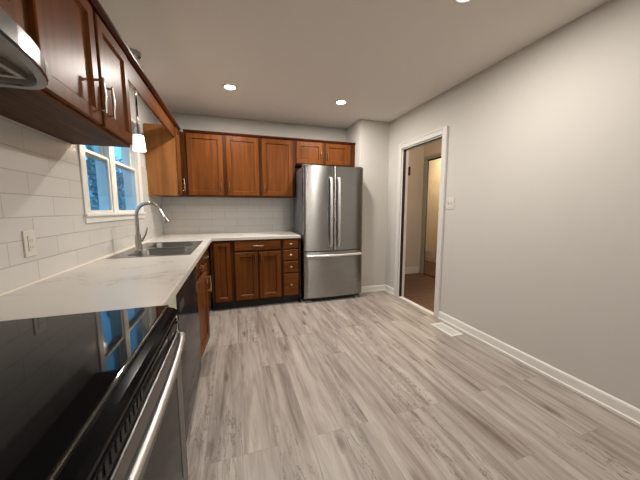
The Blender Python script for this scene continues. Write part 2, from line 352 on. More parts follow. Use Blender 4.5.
# doorway
d1 = struct('door_1', B((W+.001, W+T-.001, DY0, DY0+.018, 0, DH), (W+.001, W+T-.001, DY1-.018, DY1, 0, DH), (W+.001, W+T-.001, DY0, DY1, DH-.018, DH)), M_TRIM)
bm = bmesh.new()
cw = .066
for (y0, y1, z0, z1) in ((DY0-cw, DY0+.005, 0, DH+cw), (DY1-.003, DY1+.070, 0, DH+cw), (DY0+.005, DY1-.005, DH-.005, DH+cw)):
    bx(bm, W-.018, W, y0, y1, z0, z1)
    bx(bm, W-.024, W-.012, y0 if y0 < DY0 else y1-.018, y0+.018 if y0 < DY0 else y1, z0, z1) if z0 == 0 else bx(bm, W-.024, W-.012, y0, y1, z1-.018, z1)
obj('casing', bm, M_CASING, d1, .003)
obj('door_stop', B((W+.004, W+.045, DY1-.024, DY1-.018, .0, DH-.018), (W+.03, W+.07, DY0+.018, DY0+.028, .0, DH-.018), (W+.004, W+.03, DY0+.02, DY1-.02, DH-.028, DH-.018)), M_GASKET, d1)
for z in (.25, 1.05, 1.8):
    obj('hinge', B((W+.075, W+.088, DY0+.0185, DY0+.024, z, z+.09)), M_BRONZE, d1)
obj('threshold', B((W-.004, W+.055, DY0+.001, DY1-.001, .0005, .008)), M_TRIM, d1)
# hall beyond
HX = 4.37; HY = 4.30
struct('floor_hall', B((W+.06, 6.2, 1.2, 6.6, -.05, -.0005)), M_HFLOOR)
struct('ceiling_hall', B((W+T, 6.2, 1.2, 6.6, 2.44, 2.49)), M_HALL)
struct('wall_hall_end', B((W+T, HX, HY, HY+.1, 0, 2.44)), M_HALL)
struct('baseboard_hall', B((W+T+.01, HX-.016, HY-.015, HY, 0, .13)), M_TRIM)
struct('wall_hall_kitchen', B((W+T-.001, W+T+.002, DY1+.0, HY, 0, 2.44)), M_HALL)
bm = bmesh.new(); cells(bm, [1.2, 3.38, 4.215, 6.5], [0, 2.17, 2.44], HX, HX+.04, {(1, 0)}, 'X'); struct('wall_hall_side', bm, M_HALL)
struct('wall_hall_front', B((W+T, HX, 1.1, 1.2, 0, 2.44)), M_HALL)
d2 = struct('door_2', B((HX+.001, HX+.039, 4.20, 4.215, 0, 2.17), (HX+.001, HX+.039, 3.38, 3.395, 0, 2.17), (HX+.001, HX+.039, 3.395, 4.20, 2.155, 2.17)), M_GREYTRIM)
obj('door_stop', B((HX+.025, HX+.035, 4.193, 4.1995, 0, 2.15), (HX+.025, HX+.035, 3.3955, 3.403, 0, 2.15), (HX+.005, HX+.035, 3.403, 4.193, 2.135, 2.1545)), M_GASKET, d2)
obj('casing', B((HX-.016, HX, 4.20, 4.262, 0, 2.22), (HX-.016, HX, 3.335, 3.395, 0, 2.22), (HX-.016, HX, 3.395, 4.20, 2.160, 2.22)), M_GREYTRIM, d2, .003)
obj('threshold', B((HX-.004, HX+.042, 3.396, 4.192, 0, .012)), M_CROWN, d2)
RX = 5.4
struct('wall_room_far', B((RX, RX+.1, 1.3, 6.6, 0, 2.44)), plain('lit_room_paint', srgb(212, 198, 170), .7))
struct('wall_room_end', B((HX+.04, RX, 6.5, 6.6, 0, 2.44)), M_HALL)
struct('wall_room_near', B((HX+.04, RX, 1.2, 1.3, 0, 2.44)), M_HALL)
# window
def window():
    root = struct('window_1', B((-.118, -.002, WY0, WY0+.02, WZ0, WZ1), (-.118, -.002, WY1-.02, WY1, WZ0, WZ1),
        (-.118, -.002, WY0+.02, WY1-.02, WZ1-.02, WZ1), (-.118, -.002, WY0+.02, WY1-.02, WZ0, WZ0+.012)), M_TRIM)
    obj('casing', B((.0, .017, WY0-.062, WY0+.006, WZ0-.05, WZ1+.06), (.0, .017, WY1-.006, WY1+.075, WZ0-.05, WZ1+.06),
        (.0, .017, WY0+.006, WY1-.006, WZ1-.006, WZ1+.06), (.0, .017, WY0+.006, WY1-.006, WZ0-.05, WZ0+.012)), M_TRIM, root, .003)
    obj('sill', B((.0, .03, WY0-.075, WY1+.09, WZ0-.008, WZ0+.010)), M_TRIM, root, .003)
    obj('mullion', B((-.10, .004, 2.465, 2.555, WZ0+.012, WZ1-.02)), M_TRIM, root, .003)
    for y0, y1 in ((2.07, 2.465), (2.555, 3.08)):
        for k, (z0, z1, x) in enumerate(((WZ0+.012, 1.650, -.020), (1.620, WZ1-.02, -.052))):
            s = .020
            f = obj('sash', B((x-.014, x+.014, y0, y0+s, z0, z1), (x-.014, x+.014, y1-s, y1, z0, z1),
                (x-.014, x+.014, y0+s, y1-s, z0, z0+s), (x-.014, x+.014, y0+s, y1-s, z1-s, z1)), M_TRIM, root, .002)
            obj('pane', B((x-.003, x+.003, y0+s, y1-s, z0+s, z1-s)), M_PANE, f)
window()

# ------------------------------------------------------------------ cabinet helpers
def panel_door(w, h, t=.02, fr=.055, flat=False):
    """raised-frame door in local coords: x 0..w, z 0..h, back at y=0, front at y=-t"""
    bm = bmesh.new()
    rings = [(0, 0), (0, -t+.004), (.004, -t), (fr, -t), (fr+.002, -t+.004), (fr+.010, -t+.014), (fr+.014, -t+.0135)]
    if flat: rings = [(0, 0), (0, -t+.006), (.007, -t)]
    R = []
    for i, y in rings: R.append([bm.verts.new(c) for c in ((i, y, i), (w-i, y, i), (w-i, y, h-i), (i, y, h-i))])
    for a, b in zip(R, R[1:]):
        for k in range(4): bm.faces.new((a[k], a[(k+1) % 4], b[(k+1) % 4], b[k]))
    bm.faces.new(R[-1]); bm.faces.new(R[0][::-1])
    return bm
def facing_back(x, z, y):      # a front that looks to -Y (back-wall cabinets)
    return Matrix.Translation((x, y, z))
def facing_left(y, z, x, ang=0):      # a front that looks to +X (left-wall cabinets), local x runs along +Y
    return Matrix.Translation((x, y, z)) @ Matrix.Rotation(PI/2-ang, 4, 'Z')
def bar_pull(L=.11, stand=.03, r=.0065, vertical=True):
    bm = bmesh.new(); n = 7
    if vertical:
        tube(bm, [(0, -stand, -L/2-.012), (0, -stand, -L*.3), (0, -stand-.003, 0), (0, -stand, L*.3), (0, -stand, L/2+.012)], [r*.8, r, r*1.15, r, r*.8], 10)
        for s in (-1, 1): cyl(bm, (0, .0, s*L/2), (0, -stand, s*L/2), r*.9, n=10)
    else:
        tube(bm, [(-L/2-.012, -stand, 0), (-L*.3, -stand, 0), (0, -stand-.003, 0), (L*.3, -stand, 0), (L/2+.012, -stand, 0)], [r*.8, r, r*1.15, r, r*.8], 10)
        for s in (-1, 1): cyl(bm, (s*L/2, .0, 0), (s*L/2, -stand, 0), r*.9, n=10)
    return bm
def knob_bm():
    bm = bmesh.new(); cyl(bm, (0, 0, 0), (0, -.014, 0), .006, n=12); cyl(bm, (0, -.012, 0), (0, -.02, 0), .009, .014, n=20); cyl(bm, (0, -.02, 0), (0, -.027, 0), .014, .009, n=20)
    for v in bm.verts: v.co.x *= 1.5
    return bm
def add_door(root, mat4, w, h, pull=None, pmat=None, name='door', mat=None, flat=False, fr=.055, kind='bar', vertical=True, L=.10):
    d = obj(name, panel_door(w, h, flat=flat, fr=fr), mat or M_WOOD, root, mat4=mat4)
    if pull:
        pb = bar_pull(L, vertical=vertical) if kind == 'bar' else knob_bm()
        obj('handle' if kind == 'bar' else 'knob', pb, pmat or M_NICKEL, d, smooth=True, mat4=mat4 @ Matrix.Translation((pull[0], -.019, pull[1])))
    return d

ZB = 1.416; ZT = 2.185
# --- back-wall upper cabinets
YU = D-.325
def back_upper(label, x0, x1, z0, doors, group=None):
    r = thing('wall_cabinet', label, 'cabinet', ((x0+x1)/2, D-.16, z0))
    obj('body', B((x0+.001, x1-.001, YU, D-.002 if z0 > 1.5 else D-.0085, z0, ZT)), M_CARC, r)
    for (a, b, pl) in doors:
        pz = .115
        add_door(r, facing_back(a, z0+.013, YU), b-a, ZT-.022-z0, pull=(pl-a, pz) if pl else None, pmat=M_BRONZE, L=.085)
    return r
back_upper('cherry wood wall cabinet in the back left corner with a pair of panelled doors', .345, 1.266, ZB, [(.385, .80, .772), (.845, 1.250, .872)])
back_upper('tall single-door cherry wall cabinet just left of the refrigerator', 1.268, 1.738, ZB, [(1.290, 1.705, 1.318)])
r = back_upper('short cherry wood wall cabinet above the refrigerator', 1.740, XB-.002, 1.868, [(1.760, 2.140, 2.112), (2.182, 2.565, 2.210)])
def crown(name, label, segs):
    """strip of moulding: segs of (axis, a0, a1, face)"""
    bm = bmesh.new()
    for axis, a0, a1, f, s in segs:
        prism(bm, [(f-s*.0, ZT+.001), (f+s*.006, ZT+.001), (f+s*.020, ZT+.018), (f+s*.022, ZT+.030), (f-s*.02, ZT+.030), (f-s*.02, ZT+.001)], axis, a0, a1)
    return obj(name, bm, M_CROWN, label=label, cat='moulding')
crown('crown_moulding', 'dark wood moulding strip along the top of the back wall cabinets', [('X', .36, XB-.002, YU-.0, -1)])
crown('crown_moulding', 'dark wood moulding strip along the top of the left wall cabinets and valance', [('Y', .215, YU-.024, .318, 1)])

# --- left-wall upper cabinets
XU = .305
r = thing('wall_cabinet', 'two-door cherry cabinet on the left wall between range hood and window', 'cabinet', (.15, 1.48, 1.64))
obj('body', B((.0085 if False else .009, XU, 1.046, 1.928, 1.648, ZT)), M_CARC, r)
obj('bottom_panel', B((.009, XU-.002, 1.047, 1.927, 1.636, 1.648)), M_PLY, r)
obj('bottom_rail', B((XU-.018, XU, 1.047, 1.927, 1.640, 1.6479)), M_WOODY, r)
add_door(r, facing_left(1.075, 1.652, XU), .425, .515, pull=(.392, .125), L=.13)
add_door(r, facing_left(1.530, 1.652, XU), .385, .515, pull=(.034, .125), L=.13)
r = thing('wall_cabinet', 'short cherry cabinet directly above the range hood', 'cabinet', (.15, .63, 1.76))
obj('body', B((.009, XU, .215, 1.036, 1.765, ZT)), M_CARC, r)
add_door(r, facing_left(.235, 1.775, XU), .38, .395, pull=(.35, .09), L=.08)
add_door(r, facing_left(.635, 1.775, XU), .38, .395, pull=(.03, .09), L=.08)
r = thing('wall_cabinet', 'narrow cherry corner cabinet right of the window, its wide plain side facing out', 'cabinet', (.15, 3.5, ZB))
YS = 3.403
obj('body', B((.009, XU, YS+.014, YU-.03, ZB, ZT), (.009, .343, YU-.03, D-.009, ZB, ZT)), M_CARC, r)
obj('side_panel', B((.009, XU, YS, YS+.0135, ZB-.004, ZT)), M_SIDE, r, label='plain light oak side panel')
add_door(r, facing_left(YS+.02, ZB+.012, XU), .185, ZT-ZB-.022, pull=(.155, .12), fr=.04, L=.13)
o = obj('valance', B((XU-.016, XU+.004, 1.930, YS-.002, 2.055, ZT)), M_WOODY, None, .003, label='flat cherry wood valance board spanning above the sink window', cat='valance')

# --- base cabinets, back wall (faces at y = YC)
YC = 3.362; KZ = .10; TZ = CT-.038
def base_body(r, x0, x1):
    obj('body', B((x0+.001, x1-.001, YC, D-.01, KZ, TZ)), M_CARC, r)
    obj('toe_kick', B((x0+.001, x1-.001, YC+.05, YC+.065, 0, KZ)), M_KICK, r)
r = thing('base_cabinet', 'corner base cabinet with one tall narrow door where the counters meet', 'cabinet', (.7, 3.6, 0))
obj('body', B((.625, .879, YC, D-.01, KZ, TZ)), M_CARC, r)
obj('toe_kick', B((.625, .879, YC+.05, YC+.065, 0, KZ)), M_KICK, r)
add_door(r, facing_back(.660, .115, YC), .19, .735, fr=.045)
r = thing('base_cabinet', 'base cabinet with one wide drawer above two panelled doors', 'cabinet', (1.18, 3.6, 0))
base_body(r, .880, 1.487)
add_door(r, facing_back(.898, .742, YC), .57, .118, (.285, .059), M_NICKEL, 'drawer', M_WOODH, True, vertical=False, L=.11)
add_door(r, facing_back(.898, .115, YC), .275, .603, (.25, .53), M_BRONZE, L=.07)
add_door(r, facing_back(1.195, .115, YC), .273, .603, (.025, .53), M_BRONZE, L=.07)
r = thing('base_cabinet', 'narrow four-drawer base cabinet beside the refrigerator', 'cabinet', (1.6, 3.6, 0))
base_body(r, 1.488, 1.716)
for z0, z1 in ((.742, .860), (.588, .728), (.424, .574), (.115, .410)):
    add_door(r, facing_back(1.503, z0, YC), .195, z1-z0, (.0975, (z1-z0)*.5), M_KNOB, 'drawer', M_WOODH, True, kind='knob')
obj('gap_shade_strip', B((1.717, 1.733, YC-.01, D-.01, 0, TZ)), M_GASKET, label='tall dark strip standing for the shaded gap against the refrigerator', cat='panel').__setitem__('label', 'tall dark strip standing for the shaded gap between drawer cabinet and refrigerator')  # near-black strip put in for the dark gap beside the refrigerator

# --- left run (faces at x = XC)
XC = .605
r = thing('base_cabinet', 'sink base cabinet with its left door standing ajar', 'cabinet', (.3, 2.45, 0))
obj('body', B((.01, XC-.018, 1.958, 1.976, KZ, TZ), (.01, XC-.018, 3.34, 3.358, KZ, TZ), (.01, XC-.018, 1.977, 3.339, KZ, KZ+.016), (.01, .02, 1.977, 3.339, KZ+.017, TZ)), M_PLY, r)
bm = bmesh.new(); cells(bm, [1.958, 1.995, 2.405, 2.445, 2.87, 3.36], [KZ, .15, .70, .742, .86, TZ], XC-.018, XC, {(1, 1), (3, 1)}, 'X')
obj('face_frame', bm, M_CARC, r)
obj('toe_kick', B((XC-.075, XC-.06, 1.958, 3.40, 0, KZ)), M_KICK, r)
ang = math.radians(5)
add_door(r, facing_left(1.972, .125, XC+.004, ang), .43, .59, (.395, .49), M_NICKEL, L=.12)
add_door(r, facing_left(2.43, .125, XC), .43, .59, (.03, .49), M_NICKEL, L=.12)
add_door(r, facing_left(1.972, .742, XC), .445, .118, (.2225, .059), M_NICKEL, 'drawer', M_WOODY, True, vertical=False, L=.08)
add_door(r, facing_left(2.43, .742, XC), .445, .118, (.2225, .059), M_NICKEL, 'drawer', M_WOODY, True, vertical=False, L=.08)

r = thing('dishwasher', 'glossy black dishwasher under the counter between range and sink cabinet', 'dishwasher', (.3, 1.6, 0))
obj('body', B((.03, XC-.01, 1.262, 1.950, .02, TZ-.004)), M_KICK, r)
obj('door', B((XC-.009, XC+.034, 1.262, 1.950, .105, TZ-.006)), M_DWBLACK, r, .004)
obj('kick_plate', B((XC-.009, XC+.004, 1.262, 1.950, .004, .10)), M_DWBLACK, r, .002)
obj('vent_grille', B(*[(XC+.034, XC+.0355, 1.30, 1.42, .76+.012*k, .766+.012*k) for k in range(4)]), M_SLOT, r)
o = obj('filler_panel', B((.03, XC+.031, .972, 1.256, .0, TZ-.001)), M_SAGE, None, .002, label='pale grey-green filler panel between black dishwasher and the range', cat='panel')

# ------------------------------------------------------------------ countertop, sink, faucet
SX0, SX1, SY0, SY1 = .055, .585, 2.105, 3.035
bm = bmesh.new()
xs = [.0085, SX0+.02, SX1-.02, .645, 1.735]; ys = [.960, SY0+.02, SY1-.02, D-.645, D-.0085]
cells(bm, xs, ys, CT-.036, CT, {(1, 1), (3, 0), (3, 1), (3, 2)}, 'Z')
ct = obj('countertop', bm, M_MARBLE, None, .004, label='L-shaped white marble-look countertop along left and back walls', cat='countertop')
obj('caulk_line', B((.0082, .0135, .96, D-.009, CT, CT+.005), (.014, 1.73, D-.0135, D-.0082, CT, CT+.005)), M_CAULK, ct)
obj('front_edge', B((.645, .6475, .960, D-.6475, CT-.036, CT-.006), (.645, 1.735, D-.6475, D-.645, CT-.036, CT-.006)), M_EDGE, ct, label='greyer front edge')
snk = thing('sink', 'stainless steel double-bowl sink set in the counter under the window', 'sink', (.32, 2.57, CT))
def rrect(x0, x1, y0, y1, r, n=6):
    p = []
    for cx, cy, a in ((x1-r, y1-r, 0), (x0+r, y1-r, 90), (x0+r, y0+r, 180), (x1-r, y0+r, 270)):
        for k in range(n+1):
            t = math.radians(a+90*k/n); p.append((cx+r*math.cos(t), cy+r*math.sin(t)))
    return p
# rim: outer plate with two bowl holes made of one sheet per half
bowls = [(.145, .545, 2.150, 2.545), (.145, .545, 2.595, 2.990)]
bm = bmesh.new(); ym = 2.57
for (x0, x1, y0, y1), (a, b) in zip(bowls, ((SY0, ym), (ym, SY1))):
    ro = []; ri = rrect(x0, x1, y0, y1, .07)
    n = len(ri); cx, cy = (x0+x1)/2, (y0+y1)/2
    for (px, py) in ri:
        dx, dy = px-cx, py-cy
        tx = ((SX1-cx)/dx if dx > 0 else (SX0-cx)/dx) if abs(dx) > 1e-6 else 9
        ty = ((b-cy)/dy if dy > 0 else (a-cy)/dy) if abs(dy) > 1e-6 else 9
        t = min(tx, ty); ro.append((cx+dx*t, cy+dy*t))
    # add corners by snapping nearest outer points
    for c in ((SX0, a), (SX1, a), (SX0, b), (SX1, b)):
        i = min(range(n), key=lambda k: (ro[k][0]-c[0])**2+(ro[k][1]-c[1])**2); ro[i] = c
    O = [bm.verts.new((x, y, CT+.004)) for x, y in ro]; I = [bm.verts.new((x, y, CT+.004)) for x, y in ri]; O2 = [bm.verts.new((x, y, CT+.0006)) for x, y in ro]
    for i in range(n):
        j = (i+1) % n; bm.faces.new((O[i], O[j], I[j], I[i])); bm.faces.new((O2[i], O2[j], O[j], O[i]))
obj('rim', bm, M_SINK, snk)
for (x0, x1, y0, y1) in bowls:
    bm = bmesh.new(); prev = None
    for z, ins, rr in ((CT+.004, 0, .07), (CT-.006, .004, .068), (CT-.15, .012, .06), (CT-.17, .03, .05), (CT-.175, .06, .04)):
        ring = [bm.verts.new((x, y, z)) for x, y in rrect(x0+ins, x1-ins, y0+ins, y1-ins, rr)]
        if prev:
            for i in range(len(ring)): bm.faces.new((prev[i], prev[(i+1) % len(ring)], ring[(i+1) % len(ring)], ring[i]))
        prev = ring
    bm.faces.new(prev)
    bw = obj('bowl', bm, M_SINK, snk, smooth=True)
    bm = bmesh.new(); cyl(bm, ((x0+x1)/2, (y0+y1)/2, CT-.1748), ((x0+x1)/2, (y0+y1)/2, CT-.172), .045, .038, 24); obj('drain', bm, M_CHROME, bw, smooth=True)
fx, fy_, fz = .150, 2.467, CT+.0045
fc = thing('faucet', 'brushed nickel gooseneck pull-down faucet rising behind the sink', 'faucet', (fx, fy_, fz))
bm = bmesh.new(); cyl(bm, (fx, fy_, fz), (fx, fy_, fz+.012), .030, .028, 28); cyl(bm, (fx, fy_, fz+.012), (fx, fy_, fz+.13), .026, .021, 28); obj('base', bm, M_CHROME, fc, smooth=True)
bm = bmesh.new(); pts = [(fx, fy_, fz+.128), (fx, fy_, fz+.27)]
for k in range(0, 13):
    t = PI-PI*.88*k/12; pts.append((fx+.09+.09*math.cos(t), fy_, fz+.285+.10*math.sin(t)))
tube(bm, pts, .014, 14); obj('neck', bm, M_CHROME, fc, smooth=True)
e = Vector(pts[-1]); dr = (e-Vector(pts[-2])).normalized()
bm = bmesh.new(); cyl(bm, e-dr*.005, e+dr*.05, .015, .016, 20); cyl(bm, e+dr*.05, e+dr*.10, .016, .022, 20); hd = obj('spray_head', bm, M_CHROME, fc, smooth=True)
bm = bmesh.new(); cyl(bm, e+dr*.10, e+dr*.104, .020, .019, 20); obj('nozzle', bm, M_SLOT, hd)
bm = bmesh.new(); cyl(bm, (fx, fy_, fz+.085), (fx+.036, fy_, fz+.085), .013, .013, 16); tube(bm, [(fx+.03, fy_, fz+.085), (fx+.055, fy_, fz+.13), (fx+.072, fy_, fz+.185)], [.008, .007, .006], 10)
obj('lever', bm, M_CHROME, fc, smooth=True)

# ------------------------------------------------------------------ range
RY0, RY1 = .190, .956
rg = thing('range', 'freestanding range with black glass cooktop and stainless oven door', 'stove', (.34, .57, 0))
obj('body', B((.02, .655, RY0+.001, RY1-.001, .03, .895)), M_BLACK, rg)
obj('cooktop', B((.012, .665, RY0, RY1, .8955, .916)), M_GLASSBLACK, rg, .003)
bm = bmesh.new(); prism(bm, [(.6652, .896), (.669, .896), (.669, .914), (.6675, .9165), (.6652, .9165)], 'Y', RY0, RY1)
obj('front_trim', bm, M_STEELD, rg)
bm = bmesh.new(); prism(bm, [(.656, .8945), (.6695, .8945), (.6695, .908), (.688, .902), (.698, .892), (.698, .882), (.686, .878), (.686, .868), (.693, .864), (.693, .824), (.656, .824)], 'Y', RY0, RY1)
cp = obj('front_panel', bm, M_BLACK, rg, .002)
bm = bmesh.new()
for k in range(10):
    y = .35+k*.022; bx(bm, .6931, .6943, y, y+.011, .836, .860)
obj('vent_slots', bm, M_GASKET, cp)
obj('badge', B((.6931, .6945, .82, .86, .840, .852)), M_SLOT, cp)
OZ0, OZ1 = .215, .820
bm = bmesh.new(); cells(bm, [RY0+.004, RY0+.09, RY1-.09, RY1-.004], [OZ0, OZ0+.10, .690, OZ1], .658, .699, {(1, 1)}, 'X')
dr_ = obj('oven_door', bm, M_STEELD, rg, .004)
obj('oven_window', B((.660, .697, RY0+.09, RY1-.09, OZ0+.10, .690)), M_OVENGLASS, dr_)
bm = bmesh.new(); pts = []
for k in range(17):
    s = k/16; y = RY0+.03+s*(RY1-RY0-.045); pts.append((.708+.016*math.sin(PI*s)**.6, y, .805))
pts = [(.697, RY0+.03, .805)]+pts+[(.697, RY1-.015, .805)]
tube(bm, pts, .0105, 12)
obj('handle', bm, steel('oven_handle', .62, .38, 'X', 0), dr_, smooth=True)
obj('storage_drawer', B((.658, .686, RY0+.004, RY1-.004, .05, .207)), M_STEELD, rg, .004)
for x, y in ((.08, RY0+.06), (.08, RY1-.06), (.60, RY0+.06), (.60, RY1-.06)):
    bm = bmesh.new(); cyl(bm, (x, y, 0), (x, y, .03), .018, n=14); obj('foot', bm, M_KICK, rg)
obj('control_panel', B((.012, .07, RY0, RY1, .9165, 1.06)), M_BLACK, rg, .006)
bm = bmesh.new(); cyl(bm, (.692, .935, .855), (.700, .935, .855), .006, n=16); obj('indicator', bm, M_CHROME, rg, smooth=True)

# ------------------------------------------------------------------ range hood
HY0, HY1 = .235, .988; HZ = 1.608; hc = (HY0+HY1)/2
def hood_outline(inset=0., n=20):
    p = [(.0095+inset, HY1-inset), (.33, HY1-inset)]
    ctrl = []
    for k in range(n+1):
        t = k/n; ang = math.radians(88-176*t)
        x = .33+(.137-inset)*max(0, math.cos(ang))**.9; y = hc+(HY1-hc-inset)*math.sin(ang)
        ctrl.append((x, y))
    p += ctrl+[(.33, HY0+inset), (.0095+inset, HY0+inset)]
    return p
def loft(bm, loops, close=True):
    R = [[bm.verts.new(v) for v in lp] for lp in loops]
    for a, b in zip(R, R[1:]):
        n = len(a)
        for k in range(n): bm.faces.new((a[k], a[(k+1) % n], b[(k+1) % n], b[k]))
    return R
hd_ = thing('range_hood', 'stainless range hood with bowed front under the cabinet above the stove', 'range hood', (.25, hc, HZ))
bm = bmesh.new()
L3 = lambda ins, z: [(x, y, z) for x, y in hood_outline(ins)]
R = loft(bm, [L3(.030, HZ+.004), L3(.026, HZ), L3(.004, HZ), L3(0, HZ+.006), L3(.0, HZ+.052), L3(.012, HZ+.060)])
bm.faces.new(R[-1])
obj('visor', bm, steel('hood_steel', .15, .2, 'Z', 0), hd_, smooth=False)
bm = bmesh.new(); R = loft(bm, [L3(.030, HZ+.004), L3(.034, HZ+.026)]); bm.faces.new(R[-1]); obj('underside', bm, M_HOODPAINT, hd_)
obj('housing', B((.0095, .300, HY0+.01, HY1-.01, HZ+.061, 1.764)), M_STEELD, hd_)
for a, b in ((HY0+.06, hc-.01), (hc+.01, HY1-.06)):
    f = obj('filter_frame', B((.10, .36, a, a+.014, HZ+.008, HZ+.0255), (.10, .36, b-.014, b, HZ+.008, HZ+.0255), (.10, .114, a+.0145, b-.0145, HZ+.008, HZ+.0255), (.346, .36, a+.0145, b-.0145, HZ+.008, HZ+.0255)), M_HOODPAINT, hd_)
    obj('filter', B((.1145, .3455, a+.0145, b-.0145, HZ+.014, HZ+.022)), M_FILTER, f)
obj('lamp_cover', B((.38, .43, hc-.08, hc+.08, HZ+.010, HZ+.0255)), M_PLASTIC, hd_, .003)

# ------------------------------------------------------------------ refrigerator
X0, X1, YFR = 1.763, 2.608, 3.300
fr = thing('refrigerator', 'stainless french-door refrigerator with bottom freezer drawer in the alcove', 'refrigerator', ((X0+X1)/2, 3.6, 0))
obj('body', B((X0+.004, X1-.004, YFR+.062, D-.05, .03, 1.79)), M_FRSIDE, fr, .004)
def front_y(x):
    s = (x-(X0+X1)/2)/((X1-X0)/2); return YFR-.022*(1-s*s)
def bowed(x0, x1, z0, z1):
    n = 12; e = .008; pl = [(x0, YFR+.058)]
    xs_ = [x0+(x1-x0)*k/n for k in range(n+1)]
    for i, x in enumerate(xs_):
        if i == 0: pl += [(x0, front_y(x0)+e), (x0+e*.3, front_y(x0)+e*.3), (x0+e, front_y(x0+e))]
        elif i == n: pl += [(x1-e, front_y(x1-e)), (x1-e*.3, front_y(x1)+e*.3), (x1, front_y(x1)+e)]
        else: pl.append((x, front_y(x)))
    pl.append((x1, YFR+.058)); bm = bmesh.new(); prism(bm, pl, 'Z', z0, z1); return bm
XM = 2.178
M_FR = steel('fridge_steel', .33, .26, 'Z', .95)
d_l = obj('door', bowed(X0, XM-.003, .702, 1.808), M_FR, fr, smooth=True)
d_r = obj('door', bowed(XM+.003, X1, .702, 1.808), M_FR, fr, smooth=True)
d_f = obj('freezer_drawer', bowed(X0, X1, .062, .690), M_FR, fr, smooth=True)
M_HND = steel('handle_steel', .8, .42, 'X', 0)
for d, x in ((d_l, XM-.055), (d_r, XM+.055)):
    y = front_y(x); bm = bmesh.new()
    tube(bm, [(x, y, .76), (x, y-.035, .765), (x, y-.047, .82), (x, y-.055, 1.2), (x, y-.047, 1.60), (x, y-.035, 1.648), (x, y, 1.652)], [.016, .018, .0185, .0185, .0185, .018, .016], 12)
    obj('handle', bm, M_HND, d, smooth=True)
bm = bmesh.new(); pts = [(X0+.035, front_y(X0+.035), .640)]
for k in range(15):
    x = X0+.035+(X1-X0-.07)*k/14; pts.append((x, front_y(x)-.036-.014*math.sin(PI*k/14), .640))
pts.append((X1-.035, front_y(X1-.035), .640)); tube(bm, pts, .016, 12); obj('handle', bm, M_HND, d_f, smooth=True)
for x in (X0+.06, X1-.06):
    bm = bmesh.new(); bx(bm, x-.045, x+.045, YFR+.0, YFR+.10, 0, .0295); obj('foot', bm, M_FRSIDE, fr, .004)
    obj('hinge_cover', B((x-.05, x+.05, YFR+.02, YFR+.12, 1.8085 if False else 1.809, 1.825)), M_FRSIDE, fr, .004)
obj('base_grille', B((X0+.12, X1-.12, YFR+.03, YFR+.055, .010, .058)), M_KICK, fr)

# ------------------------------------------------------------------ pendant over the sink
px, py = .18, 2.57
pd = thing('pendant_lamp', 'small glowing glass pendant hanging in front of the sink window', 'lamp', (px, py, H))
bm = bmesh.new(); cyl(bm, (px, py, H-.03), (px, py, H-.0005), .055, .06, 24); obj('canopy', bm, M_CHROME, pd, smooth=True)
bm = bmesh.new(); cyl(bm, (px, py, 1.955), (px, py, H-.03), .008, n=12); cyl(bm, (px, py, 2.10), (px, py, 2.125), .010, n=12); obj('rod', bm, M_CHROME, pd, smooth=True)
bm = bmesh.new(); cyl(bm, (px, py, 1.8625), (px, py, 1.955), .022, .014, 20); obj('socket', bm, M_CHROME, pd, smooth=True)
bm = bmesh.new(); R = loft(bm, [[(px+r*math.cos(2*PI*k/28), py+r*math.sin(2*PI*k/28), z) for k in range(28)] for r, z in ((.024, 1.862), (.034, 1.860), (.038, 1.850), (.046, 1.735), (.043, 1.735), (.035, 1.848), (.030, 1.857))])
obj('shade', bm, M_SHADE, pd, smooth=True)
bm = bmesh.new(); bmesh.ops.create_uvsphere(bm, u_segments=20, v_segments=12, radius=.026, matrix=Matrix.Translation((px, py, 1.795))); cyl(bm, (px, py, 1.81), (px, py, 1.864), .015, .013, 16)
obj('bulb', bm, M_BULB, pd, smooth=True)
ld = bpy.data.lights.new('pendant_light', 'POINT'); ld.energy = PENDANT_W; ld.color = (1, .80, .55); ld.shadow_soft_size = .03
lo = bpy.data.objects.new('pendant_light', ld); COL.objects.link(lo); lo.location = (0, 0, 1.735-H); lo.parent = pd

# ------------------------------------------------------------------ recessed downlights, the last one added out of view
def downlight(x, y, label):
    r = thing('ceiling_light', label, 'light', (x, y, H), group=None)
    bm = bmesh.new(); R = loft(bm, [[(x+rr*math.cos(2*PI*k/36), y+rr*math.sin(2*PI*k/36), z) for k in range(36)] for rr, z in ((.075, H-.0005), (.074, H-.006), (.060, H-.008), (.052, H-.003))])
    obj('trim_ring', bm, M_PLASTIC, r, smooth=True)
    bm = bmesh.new(); cyl(bm, (x, y, H-.004), (x, y, H-.0015), .052, n=32); obj('lens', bm, M_LENS, r)
    ld = bpy.data.lights.new('downlight', 'AREA'); ld.shape = 'DISK'; ld.size = .10; ld.energy = LIGHT_W; ld.color = WARM
    lo = bpy.data.objects.new('downlight', ld); COL.objects.link(lo); lo.location = (0, 0, -.012); lo.parent = r
for (x, y), s in zip(DOWNLIGHTS, ['lit recessed ceiling light nearest the wall cabinets, left one of two', 'lit recessed ceiling light in front of the refrigerator', 'lit recessed ceiling light at the top edge above the right wall',
        'added unseen ceiling light behind the camera that fills the near end of the room']):
    downlight(x, y, s)

# unseen globe added behind the camera to brighten the ceiling and near end
r = thing('fill_globe_lamp', 'added unseen globe lamp behind the camera that brightens the near end of the room', 'lamp', (2.1, -1.9, H))
bm = bmesh.new(); cyl(bm, (2.1, -1.9, H-.03), (2.1, -1.9, H-.0005), .06, .06, 24); cyl(bm, (2.1, -1.9, 1.93), (2.1, -1.9, H-.03), .006, n=10); obj('stem', bm, M_CHROME, r, smooth=True)
bm = bmesh.new(); bmesh.ops.create_uvsphere(bm, u_segments=28, v_segments=16, radius=.12, matrix=Matrix.Translation((2.1, -1.9, 1.81))); obj('globe', bm, emit('fill_globe_glow', (1, .92, .82), FILL_GLOBE_E), r, smooth=True)

